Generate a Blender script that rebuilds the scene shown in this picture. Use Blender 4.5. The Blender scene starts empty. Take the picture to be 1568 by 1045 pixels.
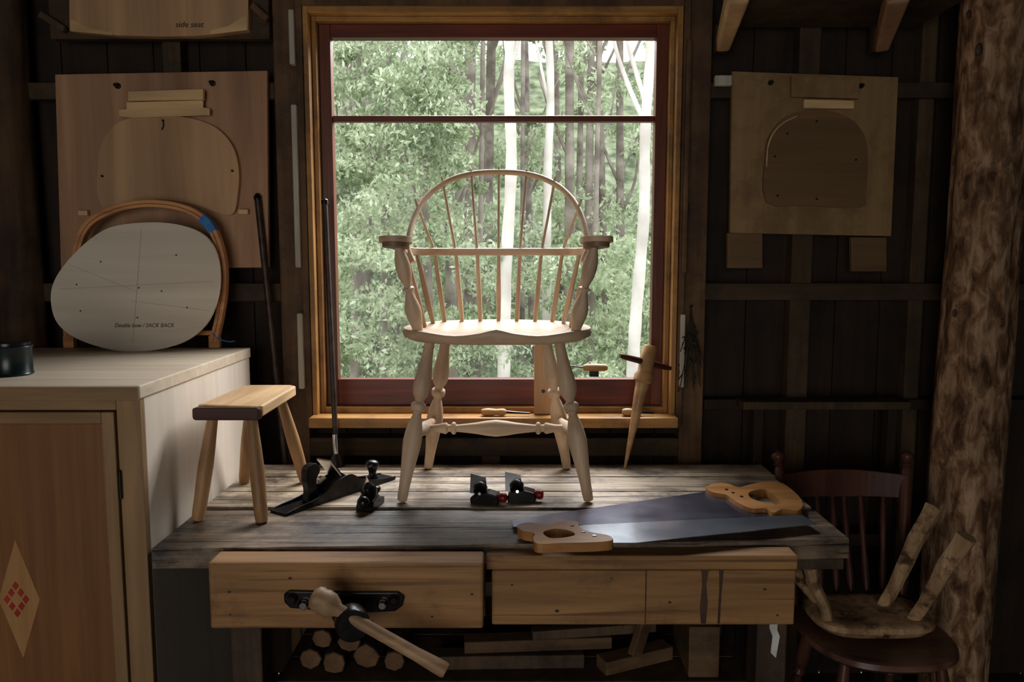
import bpy, bmesh, math, random
import numpy as np
from mathutils import Vector, Matrix
from mathutils.geometry import tessellate_polygon
random.seed(7); rng=np.random.default_rng(7)
scene=bpy.context.scene
# ------------------------------------------------------------ camera
PITCH=math.radians(6.05); CP,SP=math.cos(PITCH),math.sin(PITCH); CZ=1.42; F=1200.0
cam_d=bpy.data.cameras.new('camera'); cam=bpy.data.objects.new('camera',cam_d); scene.collection.objects.link(cam)
cam.location=(0,0,CZ); cam.rotation_euler=(math.pi/2-PITCH,0,0); cam_d.sensor_width=36; cam_d.lens=36*F/1568
cam_d.clip_start=.05; cam_d.clip_end=200
scene.camera=cam
# survey helpers: measured sight lines intersected with real planes of the room
def _ray(u,v):
    a=(u-784)/F; b=(522.5-v)/F
    return a, CP+b*SP, -SP+b*CP
def PY(u,v,y):
    a,dy,dz=_ray(u,v); return Vector((a*y/dy,y,CZ+dz*y/dy))
def PZ(u,v,z=.78):
    a,dy,dz=_ray(u,v); t=(z-CZ)/dz; return Vector((a*t,dy*t,z))
# ------------------------------------------------------------ materials
def lin(c):
    r=[]
    for x in c:
        x=x/255.; r.append(x/12.92 if x<=.04045 else ((x+.055)/1.055)**2.4)
    return (*r,1)
def base(name,rough=.6,metal=0,spec=.4):
    m=bpy.data.materials.new(name); m.use_nodes=True; nt=m.node_tree; b=nt.nodes['Principled BSDF']
    b.inputs['Roughness'].default_value=rough; b.inputs['Metallic'].default_value=metal
    b.inputs['Specular IOR Level'].default_value=spec
    return m,nt,b
def wood(name,c1,c2,axis='X',sc=1.,rough=.6,bump=.25,dirt=None,dirt_lo=.45,dirt_hi=.7,dirt_scale=5,spec=.3,across=26,cracks=None,figure=.16):
    m,nt,b=base(name,rough,0,spec); N=nt.nodes; L=nt.links
    tc=N.new('ShaderNodeTexCoord'); mp=N.new('ShaderNodeMapping'); L.new(tc.outputs['Object'],mp.inputs[0])
    s=[across*sc]*3; s['XYZ'.index(axis)]=1.6*sc; mp.inputs['Scale'].default_value=s
    n=N.new('ShaderNodeTexNoise'); n.inputs['Scale'].default_value=1; n.inputs['Detail'].default_value=8; n.inputs['Roughness'].default_value=.65; n.inputs['Distortion'].default_value=.8
    L.new(mp.outputs[0],n.inputs['Vector'])
    r=N.new('ShaderNodeValToRGB'); r.color_ramp.elements[0].position=.32; r.color_ramp.elements[1].position=.68
    r.color_ramp.elements[0].color=lin(c1); r.color_ramp.elements[1].color=lin(c2); L.new(n.outputs[0],r.inputs[0])
    mp2=N.new('ShaderNodeMapping'); L.new(tc.outputs['Object'],mp2.inputs[0])
    s=[7*sc]*3; s['XYZ'.index(axis)]=.9*sc; mp2.inputs['Scale'].default_value=s
    n2=N.new('ShaderNodeTexNoise'); n2.inputs['Scale'].default_value=1; n2.inputs['Detail'].default_value=2; L.new(mp2.outputs[0],n2.inputs['Vector'])
    ma=N.new('ShaderNodeMath'); ma.operation='MULTIPLY'; ma.inputs[1].default_value=26; L.new(n2.outputs[0],ma.inputs[0])
    fr=N.new('ShaderNodeMath'); fr.operation='SINE'; L.new(ma.outputs[0],fr.inputs[0])
    mr=N.new('ShaderNodeMapRange'); mr.inputs[1].default_value=-1; mr.inputs[2].default_value=1; mr.inputs[3].default_value=1-figure; mr.inputs[4].default_value=1+figure*.5; L.new(fr.outputs[0],mr.inputs[0])
    mul=N.new('ShaderNodeVectorMath'); mul.operation='SCALE'; L.new(r.outputs[0],mul.inputs[0]); L.new(mr.outputs[0],mul.inputs['Scale'])
    out=mul.outputs[0]
    if dirt:
        n3=N.new('ShaderNodeTexNoise'); n3.inputs['Scale'].default_value=dirt_scale; n3.inputs['Detail'].default_value=7; n3.inputs['Roughness'].default_value=.7
        L.new(tc.outputs['Object'],n3.inputs['Vector'])
        r3=N.new('ShaderNodeMapRange'); r3.inputs[1].default_value=dirt_lo; r3.inputs[2].default_value=dirt_hi; L.new(n3.outputs[0],r3.inputs[0])
        mx=N.new('ShaderNodeMix'); mx.data_type='RGBA'; L.new(r3.outputs[0],mx.inputs[0]); L.new(out,mx.inputs[6]); mx.inputs[7].default_value=lin(dirt); out=mx.outputs[2]
    height=n.outputs[0]
    if cracks:
        mp4=N.new('ShaderNodeMapping'); L.new(tc.outputs['Object'],mp4.inputs[0]); s=[75]*3; s['XYZ'.index(axis)]=2.2; mp4.inputs['Scale'].default_value=s
        n4=N.new('ShaderNodeTexNoise'); n4.inputs['Scale'].default_value=1; n4.inputs['Detail'].default_value=5; n4.inputs['Distortion'].default_value=.5; L.new(mp4.outputs[0],n4.inputs['Vector'])
        r4=N.new('ShaderNodeMapRange'); r4.inputs[1].default_value=.57; r4.inputs[2].default_value=.70; L.new(n4.outputs[0],r4.inputs[0])
        mx4=N.new('ShaderNodeMix'); mx4.data_type='RGBA'; L.new(r4.outputs[0],mx4.inputs[0]); L.new(out,mx4.inputs[6]); mx4.inputs[7].default_value=lin(cracks); out=mx4.outputs[2]
        sb=N.new('ShaderNodeMath'); sb.operation='SUBTRACT'; L.new(n.outputs[0],sb.inputs[0]); L.new(r4.outputs[0],sb.inputs[1]); height=sb.outputs[0]
    L.new(out,b.inputs['Base Color'])
    bp=N.new('ShaderNodeBump'); bp.inputs['Strength'].default_value=bump; bp.inputs['Distance'].default_value=.004; L.new(height,bp.inputs['Height']); L.new(bp.outputs[0],b.inputs['Normal'])
    return m
def noisy(name,c1,c2,scale=8,rough=.6,metal=0,spec=.4,bump=.1,dist=.002):
    m,nt,b=base(name,rough,metal,spec); N=nt.nodes; L=nt.links
    tc=N.new('ShaderNodeTexCoord'); n=N.new('ShaderNodeTexNoise'); n.inputs['Scale'].default_value=scale; n.inputs['Detail'].default_value=6
    L.new(tc.outputs['Object'],n.inputs['Vector'])
    r=N.new('ShaderNodeValToRGB'); r.color_ramp.elements[0].position=.35; r.color_ramp.elements[1].position=.65
    r.color_ramp.elements[0].color=lin(c1); r.color_ramp.elements[1].color=lin(c2); L.new(n.outputs[0],r.inputs[0]); L.new(r.outputs[0],b.inputs['Base Color'])
    if bump:
        bp=N.new('ShaderNodeBump'); bp.inputs['Strength'].default_value=bump; bp.inputs['Distance'].default_value=dist; L.new(n.outputs[0],bp.inputs['Height']); L.new(bp.outputs[0],b.inputs['Normal'])
    return m
M={}
M['wall']=wood('wall_boards_wood',(32,22,15),(52,37,25),'Z',rough=.8,dirt=(20,15,11))
M['stud']=wood('stud_wood',(58,45,29),(84,67,44),'Z',rough=.75,dirt=(34,26,18))
M['studx']=wood('noggin_wood',(54,41,27),(78,61,40),'X',rough=.75,dirt=(32,24,17))
M['floor']=wood('floor_boards_wood',(56,42,30),(86,65,46),'Y',rough=.7,dirt=(33,25,19))
M['ceil']=wood('ceiling_wood',(46,33,24),(68,50,35),'X',rough=.8)
M['gold']=wood('window_trim_wood',(136,94,44),(178,130,70),'Z',rough=.5,dirt=(98,66,32),dirt_lo=.48)
M['goldx']=wood('window_trim_wood_x',(136,94,44),(178,130,70),'X',rough=.5,dirt=(98,66,32),dirt_lo=.48)
M['sash']=wood('sash_mahogany',(80,30,15),(110,48,25),'X',rough=.4)
M['sashz']=wood('sash_mahogany_z',(78,38,20),(106,56,32),'Z',rough=.4)
M['case']=wood('casing_wood',(80,56,35),(112,82,52),'Z',rough=.7,dirt=(52,37,25))
M['greystrip']=wood('weathered_strip',(150,142,128),(196,188,172),'Z',rough=.8)
M['bench']=wood('bench_top_wood',(116,99,80),(194,174,146),'X',rough=.42,bump=.8,dirt=(64,50,38),dirt_lo=.46,dirt_hi=.66,dirt_scale=8,spec=.5,across=34,cracks=(48,36,28))
M['benchf']=wood('bench_front_plank_wood',(84,69,55),(146,124,100),'X',rough=.42,bump=.8,dirt=(40,31,25),dirt_lo=.42,dirt_hi=.64,dirt_scale=8,spec=.5,across=34,cracks=(32,25,20))
M['apron']=wood('bench_apron_wood',(128,90,54),(170,127,80),'X',rough=.6,dirt=(76,52,32),dirt_lo=.52,dirt_hi=.76,cracks=(112,78,48))
M['benchleg']=wood('bench_leg_wood',(66,50,36),(94,74,54),'Z',rough=.7,dirt=(40,30,22))
M['stain']=noisy('dark_oil_stain',(50,34,23),(76,53,35),20,.6)
M['chair']=wood('chair_raw_wood',(188,158,128),(214,186,156),'Z',rough=.45,bump=.1,sc=1.2)
M['chairx']=wood('chair_raw_wood_x',(188,158,128),(214,186,154),'X',rough=.45,bump=.1,sc=1.2)
M['handshade']=noisy('hand_underside_shade',(104,78,60),(130,100,78),14,.5)  # shade beneath the arm hands, painted as a darker wood tone
M['stooltop']=wood('stool_top_wood',(186,148,106),(218,182,138),'Y',rough=.4,bump=.1)
M['stooldark']=wood('stool_end_grain',(56,28,21),(80,41,29),'X',rough=.5)
M['stoolleg']=wood('stool_leg_wood',(130,95,62),(168,130,88),'Z',rough=.5,bump=.1)
M['cabside']=wood('cabinet_plywood',(216,200,180),(228,214,196),'Z',rough=.5,bump=.05,sc=.8,figure=.04)
M['cabtop']=wood('cabinet_top_plywood',(200,180,154),(220,204,180),'X',rough=.5,bump=.05,sc=.8,figure=.06)
M['cabframe']=wood('cabinet_frame_wood',(130,100,67),(160,127,89),'Z',rough=.5,bump=.1)
M['cabframex']=wood('cabinet_frame_wood_x',(130,100,67),(160,127,89),'X',rough=.5,bump=.1)
M['cabdoor']=wood('cabinet_door_veneer',(112,72,40),(142,97,58),'Z',rough=.5,bump=.08,sc=.6,across=44,figure=.10)
M['inlay']=wood('inlay_pale_wood',(160,116,70),(178,134,86),'Z',rough=.45,bump=.05,figure=.06)
M['red']=noisy('red_inlay',(146,34,24),(166,48,34),20,.5)
M['ply']=wood('pattern_plywood',(142,104,75),(174,134,102),'Z',rough=.55,bump=.1,sc=.6)
M['plyd']=wood('pattern_plywood_plain',(164,126,90),(190,152,112),'Z',rough=.55,bump=.08,sc=.6)
M['plydark']=wood('pattern_board_dark',(124,98,62),(148,118,78),'Z',rough=.6,bump=.05,sc=.6,dirt=(96,74,46),figure=.08)  # right-hand board: dark plywood, dimmer light on that side also put into its colour
M['plydark2']=wood('pattern_board_darker',(92,69,42),(112,86,54),'X',rough=.6,bump=.05,sc=.6,figure=.08)  # right-hand template and spacers, same dimness mixed into the tone
M['strip']=wood('pale_batten',(190,154,108),(212,178,132),'X',rough=.5,bump=.1)
M['template']=wood('whitened_template_wood',(194,181,162),(210,199,182),'X',rough=.6,bump=.05,sc=.5,figure=.06)
M['pencil']=noisy('pencil_ink',(34,28,26),(50,42,38),20,.7)
M['pencilf']=noisy('pencil_line_faint',(140,126,110),(152,138,122),20,.7)
M['bent']=wood('bentwood',(160,104,64),(196,142,92),'X',rough=.4,bump=.08)
M['blue']=noisy('blue_tape',(20,90,150),(34,116,180),30,.5)
M['iron']=noisy('black_iron',(24,23,24),(44,42,42),30,.28,.6,.5)
M['rust']=noisy('dark_steel_bar',(44,34,30),(70,56,48),30,.5,.5)
M['steel']=noisy('saw_steel_dark',(84,84,98),(126,126,142),9,.25,.9,.5,.03)
M['steel2']=noisy('saw_steel_bright',(150,156,168),(190,196,206),9,.22,.9,.5,.03)  # paler than the other blade: its bright reflection is put into the colour
M['steelb']=noisy('bright_steel',(170,172,176),(210,212,216),12,.2,1,.5,.02)
M['sawh']=wood('saw_handle_beech',(140,92,48),(180,130,78),'X',rough=.38,bump=.08)
M['redpaint']=noisy('red_enamel',(110,18,22),(136,28,30),20,.3)
M['logdark']=wood('log_post_dark',(58,41,27),(92,67,43),'Z',rough=.8,dirt=(36,26,18),across=14)
M['darkchair']=wood('dark_stained_chair_wood',(62,36,28),(92,56,43),'Z',rough=.4,bump=.1)
M['seatred']=wood('worn_red_seat_wood',(84,52,42),(136,98,80),'X',rough=.32,bump=.3,dirt=(60,40,34))
M['rough']=wood('rough_hewn_leg_wood',(124,92,62),(204,168,126),'Z',rough=.7,bump=.7,across=18,dirt=(72,46,30),dirt_lo=.5,dirt_hi=.62,dirt_scale=14)
M['knob']=wood('vise_handle_wood',(136,104,74),(182,148,112),'X',rough=.5)
M['turn']=wood('tool_handle_wood',(146,110,70),(180,142,96),'X',rough=.4)
M['tin']=noisy('tin_dark_green',(8,24,24),(12,34,34),20,.3)
M['bark']=noisy('firewood_bark',(44,33,25),(70,53,40),14,.9,0,.2,.6,.01)
M['endgrain']=noisy('firewood_end',(84,60,38),(116,84,55),30,.8)
M['scrap']=wood('scrap_wood_dim',(84,62,42),(116,88,60),'X',rough=.7,dirt=(54,40,28))  # tone darkened to carry the shade under the bench
M['white']=noisy('white_paint_chip',(190,188,180),(222,220,212),20,.7)
M['herb']=noisy('dried_herb',(34,28,20),(64,52,36),30,.9)
def log_mat():
    m,nt,b=base('peeled_log_post',.8,0,.15); N=nt.nodes; L=nt.links
    tc=N.new('ShaderNodeTexCoord')
    def ns(sx,det,dis=.2):
        mp=N.new('ShaderNodeMapping'); mp.inputs['Scale'].default_value=sx; L.new(tc.outputs['Object'],mp.inputs[0])
        n=N.new('ShaderNodeTexNoise'); n.inputs['Scale'].default_value=1; n.inputs['Detail'].default_value=det; n.inputs['Roughness'].default_value=.6; n.inputs['Distortion'].default_value=dis; L.new(mp.outputs[0],n.inputs['Vector']); return n
    n=ns((28,28,12),5,.5); nb=ns((6,6,2.2),2); nf=ns((90,90,9),4)
    r=N.new('ShaderNodeValToRGB'); e=r.color_ramp.elements; e[0].position=.36; e[0].color=lin((84,60,42)); e[1].position=.62; e[1].color=lin((184,150,118))
    x=r.color_ramp.elements.new(.48); x.color=lin((132,99,71)); L.new(n.outputs[0],r.inputs[0])
    mr=N.new('ShaderNodeMapRange'); mr.inputs[1].default_value=.35; mr.inputs[2].default_value=.65; mr.inputs[3].default_value=.68; mr.inputs[4].default_value=1.08; L.new(nb.outputs[0],mr.inputs[0])
    mr2=N.new('ShaderNodeMapRange'); mr2.inputs[1].default_value=.35; mr2.inputs[2].default_value=.55; mr2.inputs[3].default_value=.72; mr2.inputs[4].default_value=1.05; L.new(nf.outputs[0],mr2.inputs[0])
    mm=N.new('ShaderNodeMath'); mm.operation='MULTIPLY'; L.new(mr.outputs[0],mm.inputs[0]); L.new(mr2.outputs[0],mm.inputs[1])
    mul=N.new('ShaderNodeVectorMath'); mul.operation='SCALE'; L.new(r.outputs[0],mul.inputs[0]); L.new(mm.outputs[0],mul.inputs['Scale']); L.new(mul.outputs[0],b.inputs['Base Color'])
    bp=N.new('ShaderNodeBump'); bp.inputs['Strength'].default_value=.9; bp.inputs['Distance'].default_value=.010; L.new(n.outputs[0],bp.inputs['Height']); L.new(bp.outputs[0],b.inputs['Normal'])
    return m
M['logp']=log_mat()
# ------------------------------------------------------------ mesh helpers
T=Matrix.Identity(4)
def mk(name,verts,faces,mat,smooth=False,bevel=0,seg=2):
    me=bpy.data.meshes.new(name); me.from_pydata([tuple(T@Vector(v)) for v in verts],[],faces)
    bm=bmesh.new(); bm.from_mesh(me); bmesh.ops.recalc_face_normals(bm,faces=bm.faces); bm.to_mesh(me); bm.free()
    if smooth:
        me.polygons.foreach_set('use_smooth',[True]*len(me.polygons))
        try: me.set_sharp_from_angle(angle=math.radians(42))
        except Exception: pass
    me.materials.append(M[mat] if isinstance(mat,str) else mat)
    ob=bpy.data.objects.new(name,me); scene.collection.objects.link(ob)
    if bevel:
        md=ob.modifiers.new('bevel','BEVEL'); md.width=bevel; md.segments=seg; md.limit_method='ANGLE'; md.angle_limit=math.radians(40)
    return ob
BF=[(0,1,3,2),(4,6,7,5),(0,4,5,1),(2,3,7,6),(0,2,6,4),(1,5,7,3)]
def bv(b):
    x0,x1,y0,y1,z0,z1=b
    return [(x,y,z) for x in (x0,x1) for y in (y0,y1) for z in (z0,z1)]
def box(name,x0,x1,y0,y1,z0,z1,mat,bevel=.003): return mk(name,bv((x0,x1,y0,y1,z0,z1)),BF,mat,bevel=bevel)
def boxes(name,lst,mat,bevel=0):
    vs=[];fs=[]
    for b in lst:
        o=len(vs); vs+=bv(b); fs+=[tuple(i+o for i in f) for f in BF]
    return mk(name,vs,fs,mat,bevel=bevel)
def ring(name,x0,x1,z0,z1,wl,wr,wt,wb,y0,y1,mz,mx,bevel=.002):
    a=boxes(name+'_stiles',[(x0,x0+wl,y0,y1,z0,z1),(x1-wr,x1,y0,y1,z0,z1)],mz,bevel)
    b=boxes(name+'_rails',[(x0+wl,x1-wr,y0,y1,z1-wt,z1),(x0+wl,x1-wr,y0,y1,z0,z0+wb)],mx,bevel)
    return [a,b]
def beam(name,p0,p1,w,h,mat,up=(0,0,1),bevel=.003,w1=None,h1=None):
    p0,p1=Vector(p0),Vector(p1); t=(p1-p0).normalized(); u=Vector(up)
    if abs(t.dot(u))>.98: u=Vector((0,1,0))
    s=t.cross(u).normalized(); u=s.cross(t); vs=[]
    w1=w if w1 is None else w1; h1=h if h1 is None else h1
    for p,a,b in ((p0,w,h),(p1,w1,h1)):
        vs+=[p+s*i*a/2+u*j*b/2 for i,j in ((-1,-1),(1,-1),(1,1),(-1,1))]
    return mk(name,vs,[(0,1,2,3),(4,7,6,5),(0,4,5,1),(1,5,6,2),(2,6,7,3),(3,7,4,0)],mat,bevel=bevel)
def sweep(name,pts,secs,mat,up=(0,0,1),smooth=True,bevel=0):
    pts=[Vector(p) for p in pts]; n=len(pts); vs=[];fs=[]; k=len(secs(0))
    U=Vector(up)
    for i,p in enumerate(pts):
        t=(pts[min(i+1,n-1)]-pts[max(i-1,0)]).normalized(); s=t.cross(U)
        if s.length<1e-4: s=t.cross(Vector((1,0,0)))
        s.normalize(); u=s.cross(t)
        for a,b in secs(i): vs.append(p+s*a+u*b)
    for i in range(n-1):
        for j in range(k):
            j2=(j+1)%k; fs.append((i*k+j,i*k+j2,(i+1)*k+j2,(i+1)*k+j))
    fs.append(tuple(range(k-1,-1,-1))); fs.append(tuple(range((n-1)*k,n*k)))
    return mk(name,vs,fs,mat,smooth=smooth,bevel=bevel)
def circ(r,seg=12,rx=1,ry=1): return [(r*rx*math.cos(2*math.pi*j/seg),r*ry*math.sin(2*math.pi*j/seg)) for j in range(seg)]
def tube(name,pts,r,mat,seg=12,up=(0,0,1)):
    R=(lambda i:r[i]) if isinstance(r,(list,tuple)) else (lambda i:r)
    return sweep(name,pts,lambda i:circ(R(i),seg),mat,up)
def lathe(name,p0,p1,prof,mat,seg=20,smoothn=3):
    p0,p1=Vector(p0),Vector(p1); d=p1-p0
    pr=spl([(a,b,0) for a,b in prof],smoothn) if smoothn>1 else [(a,b,0) for a,b in prof]
    pr=[(a,max(b,.0005)) for a,b,_ in pr]
    t=d.normalized(); s=t.cross(Vector((0,0,1)))
    if s.length<1e-3: s=Vector((1,0,0))
    s.normalize(); u=s.cross(t); vs=[];fs=[]
    for a,r in pr:
        for j in range(seg):
            g=2*math.pi*j/seg; vs.append(p0+d*a+s*r*math.cos(g)+u*r*math.sin(g))
    n=len(pr)
    for i in range(n-1):
        for j in range(seg):
            j2=(j+1)%seg; fs.append((i*seg+j,i*seg+j2,(i+1)*seg+j2,(i+1)*seg+j))
    fs.append(tuple(range(seg-1,-1,-1))); fs.append(tuple(range((n-1)*seg,n*seg)))
    return mk(name,vs,fs,mat,smooth=True)
def spl(P,n=8,closed=False):
    P=[Vector(p) for p in P]; N=len(P); out=[]
    rngi=range(N) if closed else range(N-1)
    for i in rngi:
        if closed: a,b,c,d=P[(i-1)%N],P[i],P[(i+1)%N],P[(i+2)%N]
        else: a,b,c,d=P[max(i-1,0)],P[i],P[i+1],P[min(i+2,N-1)]
        for k in range(n):
            t=k/n; out.append(.5*((2*b)+(c-a)*t+(2*a-5*b+4*c-d)*t*t+(3*b-a-3*c+d)*t**3))
    if not closed: out.append(P[-1])
    return out
def plate(name,loops,c0,c1,mat,plane='XZ',bevel=.002,smoothn=0,tilt=None):
    L2=[]
    for lp in loops:
        lp=[Vector((p[0],p[1],0)) for p in lp]
        if smoothn: lp=spl(lp,smoothn,True)
        L2.append(lp)
    tri=tessellate_polygon(L2); flat=[p for lp in L2 for p in lp]; n=len(flat)
    def mp(p,c): return (p.x,c,p.y) if plane=='XZ' else ((p.x,p.y,c) if plane=='XY' else (c,p.x,p.y))
    vs=[mp(p,c0) for p in flat]+[mp(p,c1) for p in flat]
    if tilt: vs=[tilt(Vector(v)) for v in vs]
    fs=[tuple(t) for t in tri]+[tuple(i+n for i in reversed(t)) for t in tri]
    o=0
    for lp in L2:
        k=len(lp)
        for j in range(k):
            a=o+j;b=o+(j+1)%k; fs.append((a,b,b+n,a+n))
        o+=k
    return mk(name,vs,fs,mat,bevel=bevel)
def sphere(name,c,r,mat,sz=(1,1,1)):
    vs=[];fs=[];A,B=20,12
    for i in range(B+1):
        th=math.pi*i/B
        for j in range(A):
            ph=2*math.pi*j/A; vs.append((c[0]+r*sz[0]*math.sin(th)*math.cos(ph),c[1]+r*sz[1]*math.sin(th)*math.sin(ph),c[2]+r*sz[2]*math.cos(th)))
    for i in range(B):
        for j in range(A):
            j2=(j+1)%A; fs.append((i*A+j,i*A+j2,(i+1)*A+j2,(i+1)*A+j))
    ob=mk(name,vs,fs,mat,smooth=True)
    bm=bmesh.new(); bm.from_mesh(ob.data); bmesh.ops.remove_doubles(bm,verts=bm.verts,dist=1e-6); bmesh.ops.recalc_face_normals(bm,faces=bm.faces); bm.to_mesh(ob.data); bm.free()
    return ob
def group(name,parts):
    fl=[]
    for p in parts:
        if isinstance(p,(list,tuple)): fl+=list(p)
        else: fl.append(p)
    co=[v.co for p in fl for v in p.data.vertices]
    lo=[min(c[i] for c in co) for i in range(3)]; hi=[max(c[i] for c in co) for i in range(3)]
    e=bpy.data.objects.new(name,None); e.empty_display_size=.05; scene.collection.objects.link(e)
    e.location=((lo[0]+hi[0])/2,(lo[1]+hi[1])/2,lo[2])
    for p in fl:
        p.parent=e; p.matrix_parent_inverse=Matrix.Translation(e.location).inverted()
    return e
def text(name,body,size,mat,M4,ext=.0003):
    cu=bpy.data.curves.new(name,'FONT'); cu.body=body; cu.size=size; cu.extrude=ext; cu.align_x='CENTER'; cu.align_y='CENTER'; cu.shear=.25
    ob=bpy.data.objects.new(name,cu); scene.collection.objects.link(ob); bpy.context.view_layer.update()
    me=bpy.data.meshes.new_from_object(ob.evaluated_get(bpy.context.evaluated_depsgraph_get()))
    bpy.data.objects.remove(ob); me.transform(M4); me.materials.clear(); me.materials.append(M[mat])
    o=bpy.data.objects.new(name,me); scene.collection.objects.link(o); return o
def wx(u,v,y): return PY(u,v,y).x
def wz(v,y): return PY(784,v,y).z

# ============================================================ ROOM
XL,XR,YB,YF,ZT=-2.3,2.2,2.56,-2.6,2.95
HX0,HX1,HZ0,HZ1=-.63,.515,.92,2.18       # window hole
lst=[]; x=XL; w=.146
while x<XR-1e-4:
    x1=min(x+w,XR); g=.004
    a,b=x,x1-g
    if b<=HX0 or a>=HX1: lst.append((a,b,YB,YB+.03,0,ZT))
    else:
        if a<HX0: lst.append((a,HX0,YB,YB+.03,0,ZT))
        if b>HX1: lst.append((HX1,b,YB,YB+.03,0,ZT))
        aa,bb=max(a,HX0),min(b,HX1)
        lst.append((aa,bb,YB,YB+.03,0,HZ0)); lst.append((aa,bb,YB,YB+.03,HZ1,ZT))
    x=x1
lst+=[(XL,HX0,YB+.03,YB+.045,0,ZT),(HX1,XR,YB+.03,YB+.045,0,ZT),(HX0,HX1,YB+.03,YB+.045,0,HZ0),(HX0,HX1,YB+.03,YB+.045,HZ1,ZT)]
boxes('wall_back',lst,'wall')
boxes('wall_left',[(XL-.05,XL,YF+i*.2,YF+i*.2+.196,0,ZT) for i in range(26)]+[(XL-.07,XL-.05,YF,YB+.045,0,ZT)],'wall')
boxes('wall_right',[(XR,XR+.05,YF+i*.2,YF+i*.2+.196,0,ZT) for i in range(26)]+[(XR+.05,XR+.07,YF,YB+.045,0,ZT)],'wall')
boxes('wall_front',[(XL,-1.7,YF-.05,YF,0,ZT),(.3,XR,YF-.05,YF,0,ZT),(-1.7,.3,YF-.05,YF,2.1,ZT)],'wall')  # unseen wall; door opening put in and sized for the light it admits
boxes('floor',[(XL+i*.15,XL+i*.15+.147,YF,YB,-.03,0) for i in range(30)]+[(XL,XR,YF,YB,-.06,-.03)],'floor')
boxes('ceiling',[(XL,XR,YF,YB+.045,ZT,ZT+.03)]+[(XL,XR,YF+.6+i*.9,YF+.65+i*.9,ZT-.12,ZT) for i in range(5)],'ceil')
S0,S1=2.49,2.56
box('trim_1',-.735,-.655,S0,S1,0,ZT,'case')
box('trim_2',.54,.615,S0,S1,0,ZT,'case')
box('trim_3',wx(1218,300,S0),wx(1250,300,S0),S0+.01,S1,0,ZT,'stud')
box('trim_4',wx(1405,300,S0),wx(1428,300,S0),S0+.02,S1,0,ZT,'stud')
box('trim_5',wx(246,80,S0),wx(274,80,S0),S0+.01,S1,0,ZT,'stud')
box('trim_6',.615,1.9,S0,S0+.03,wz(460,S0),wz(434,S0),'studx')
box('trim_7',XL,-.735,S0,S0+.03,wz(462,S0),wz(434,S0),'studx')
box('trim_8',.615,1.9,S0,S0+.03,wz(150,S0),wz(126,S0),'studx')
box('trim_9',XL,-.735,S0,S0+.03,wz(152,S0),wz(126,S0),'studx')
box('trim_10',-.655,.54,S0,S1,.78,.84,'studx')
box('trim_11',wx(738,690,S0),wx(766,690,S0),S0,S1,0,.78,'stud')
box('trim_12',.62,1.9,S0,S1-.02,wz(628,S0),wz(612,S0),'wall')
# ============================================================ WINDOW
wp=[]
wp+=ring('outer_casing',-.655,.54,.885,2.195,.02,.02,.02,.012,2.455,2.56,'case','case')
wp+=ring('jamb',-.632,.517,.90,2.175,.016,.016,.02,.02,2.45,2.57,'gold','goldx')
wp+=ring('stop',-.615,.50,.922,2.155,.014,.014,.014,.02,2.485,2.57,'gold','goldx')
wp+=ring('sash',-.600,.485,.944,2.14,.036,.036,.04,.085,2.515,2.555,'sashz','sash')
wp.append(box('glazing_bar',-.564,.449,2.52,2.55,wz(187,2.53),wz(178,2.53),'sash'))
wp.append(box('sill_board',-.632,.517,2.395,2.47,.893,.925,'goldx'))
gm,nt,b=base('window_glass',.0); nt.nodes.remove(b)
tr=nt.nodes.new('ShaderNodeBsdfTransparent'); gl=nt.nodes.new('ShaderNodeBsdfGlossy'); gl.inputs['Roughness'].default_value=.02
mx=nt.nodes.new('ShaderNodeMixShader'); mx.inputs[0].default_value=.006
nt.links.new(tr.outputs[0],mx.inputs[1]); nt.links.new(gl.outputs[0],mx.inputs[2]); nt.links.new(mx.outputs[0],nt.nodes['Material Output'].inputs[0])
wp.append(box('glass_pane',-.567,.452,2.532,2.535,1.025,2.104,gm,0))
for i,(v0,v1) in enumerate([(14,98),(160,410),(480,596)]):
    wp.append(box('weathered_strip_%d'%i,-.672,-.655,2.44,2.47,wz(v1,2.44),wz(v0,2.44),'greystrip'))
for i,(v0,v1) in enumerate([(60,418),(482,594)]):
    wp.append(box('weathered_strip_r%d'%i,.528,.542,2.44,2.46,wz(v1,2.44),wz(v0,2.44),'case' if i==0 else 'greystrip'))
group('window_1',wp)
# ============================================================ LOG POSTS
def post(name,x,y,r,mat,seedv,z1=ZT-.125):
    rr=np.random.default_rng(seedv); n=90; seg=44; vs=[];fs=[]
    ph=rr.uniform(0,6,8)
    for i in range(n+1):
        z=z1*i/n
        for j in range(seg):
            g=2*math.pi*j/seg
            k=r*(1+.04*math.sin(3*g+ph[0]+z*1.3)+.025*math.sin(5*g-z*3+ph[1])+.016*math.sin(9*g+z*5+ph[4])+.014*math.sin(13*g-z*11+ph[5])+.025*math.sin(z*4+ph[2])+rr.uniform(-.008,.008))
            vs.append((x+k*math.cos(g)+.008*math.sin(z*1.7+ph[3]),y+k*math.sin(g),z))
    for i in range(n):
        for j in range(seg):
            j2=(j+1)%seg; fs.append((i*seg+j,i*seg+j2,(i+1)*seg+j2,(i+1)*seg+j))
    fs.append(tuple(range(seg))); fs.append(tuple(range(n*seg,(n+1)*seg)))
    return mk(name,vs,fs,mat,smooth=True)
pp=[post('log',1.37,2.30,.098,'logp',3)]
for u,v,r in ((1500,75,.010),(1484,22,.007),(1478,300,.006),(1462,480,.007)):
    q=PY(u,v,2.205); pp.append(sphere('knot',(q.x,2.206,q.z),r,'stain',(1,.5,1.7)))
group('peeled_log_post',pp)
post('dark_timber_post',-1.555,2.483,.070,'logdark',5)
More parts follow.
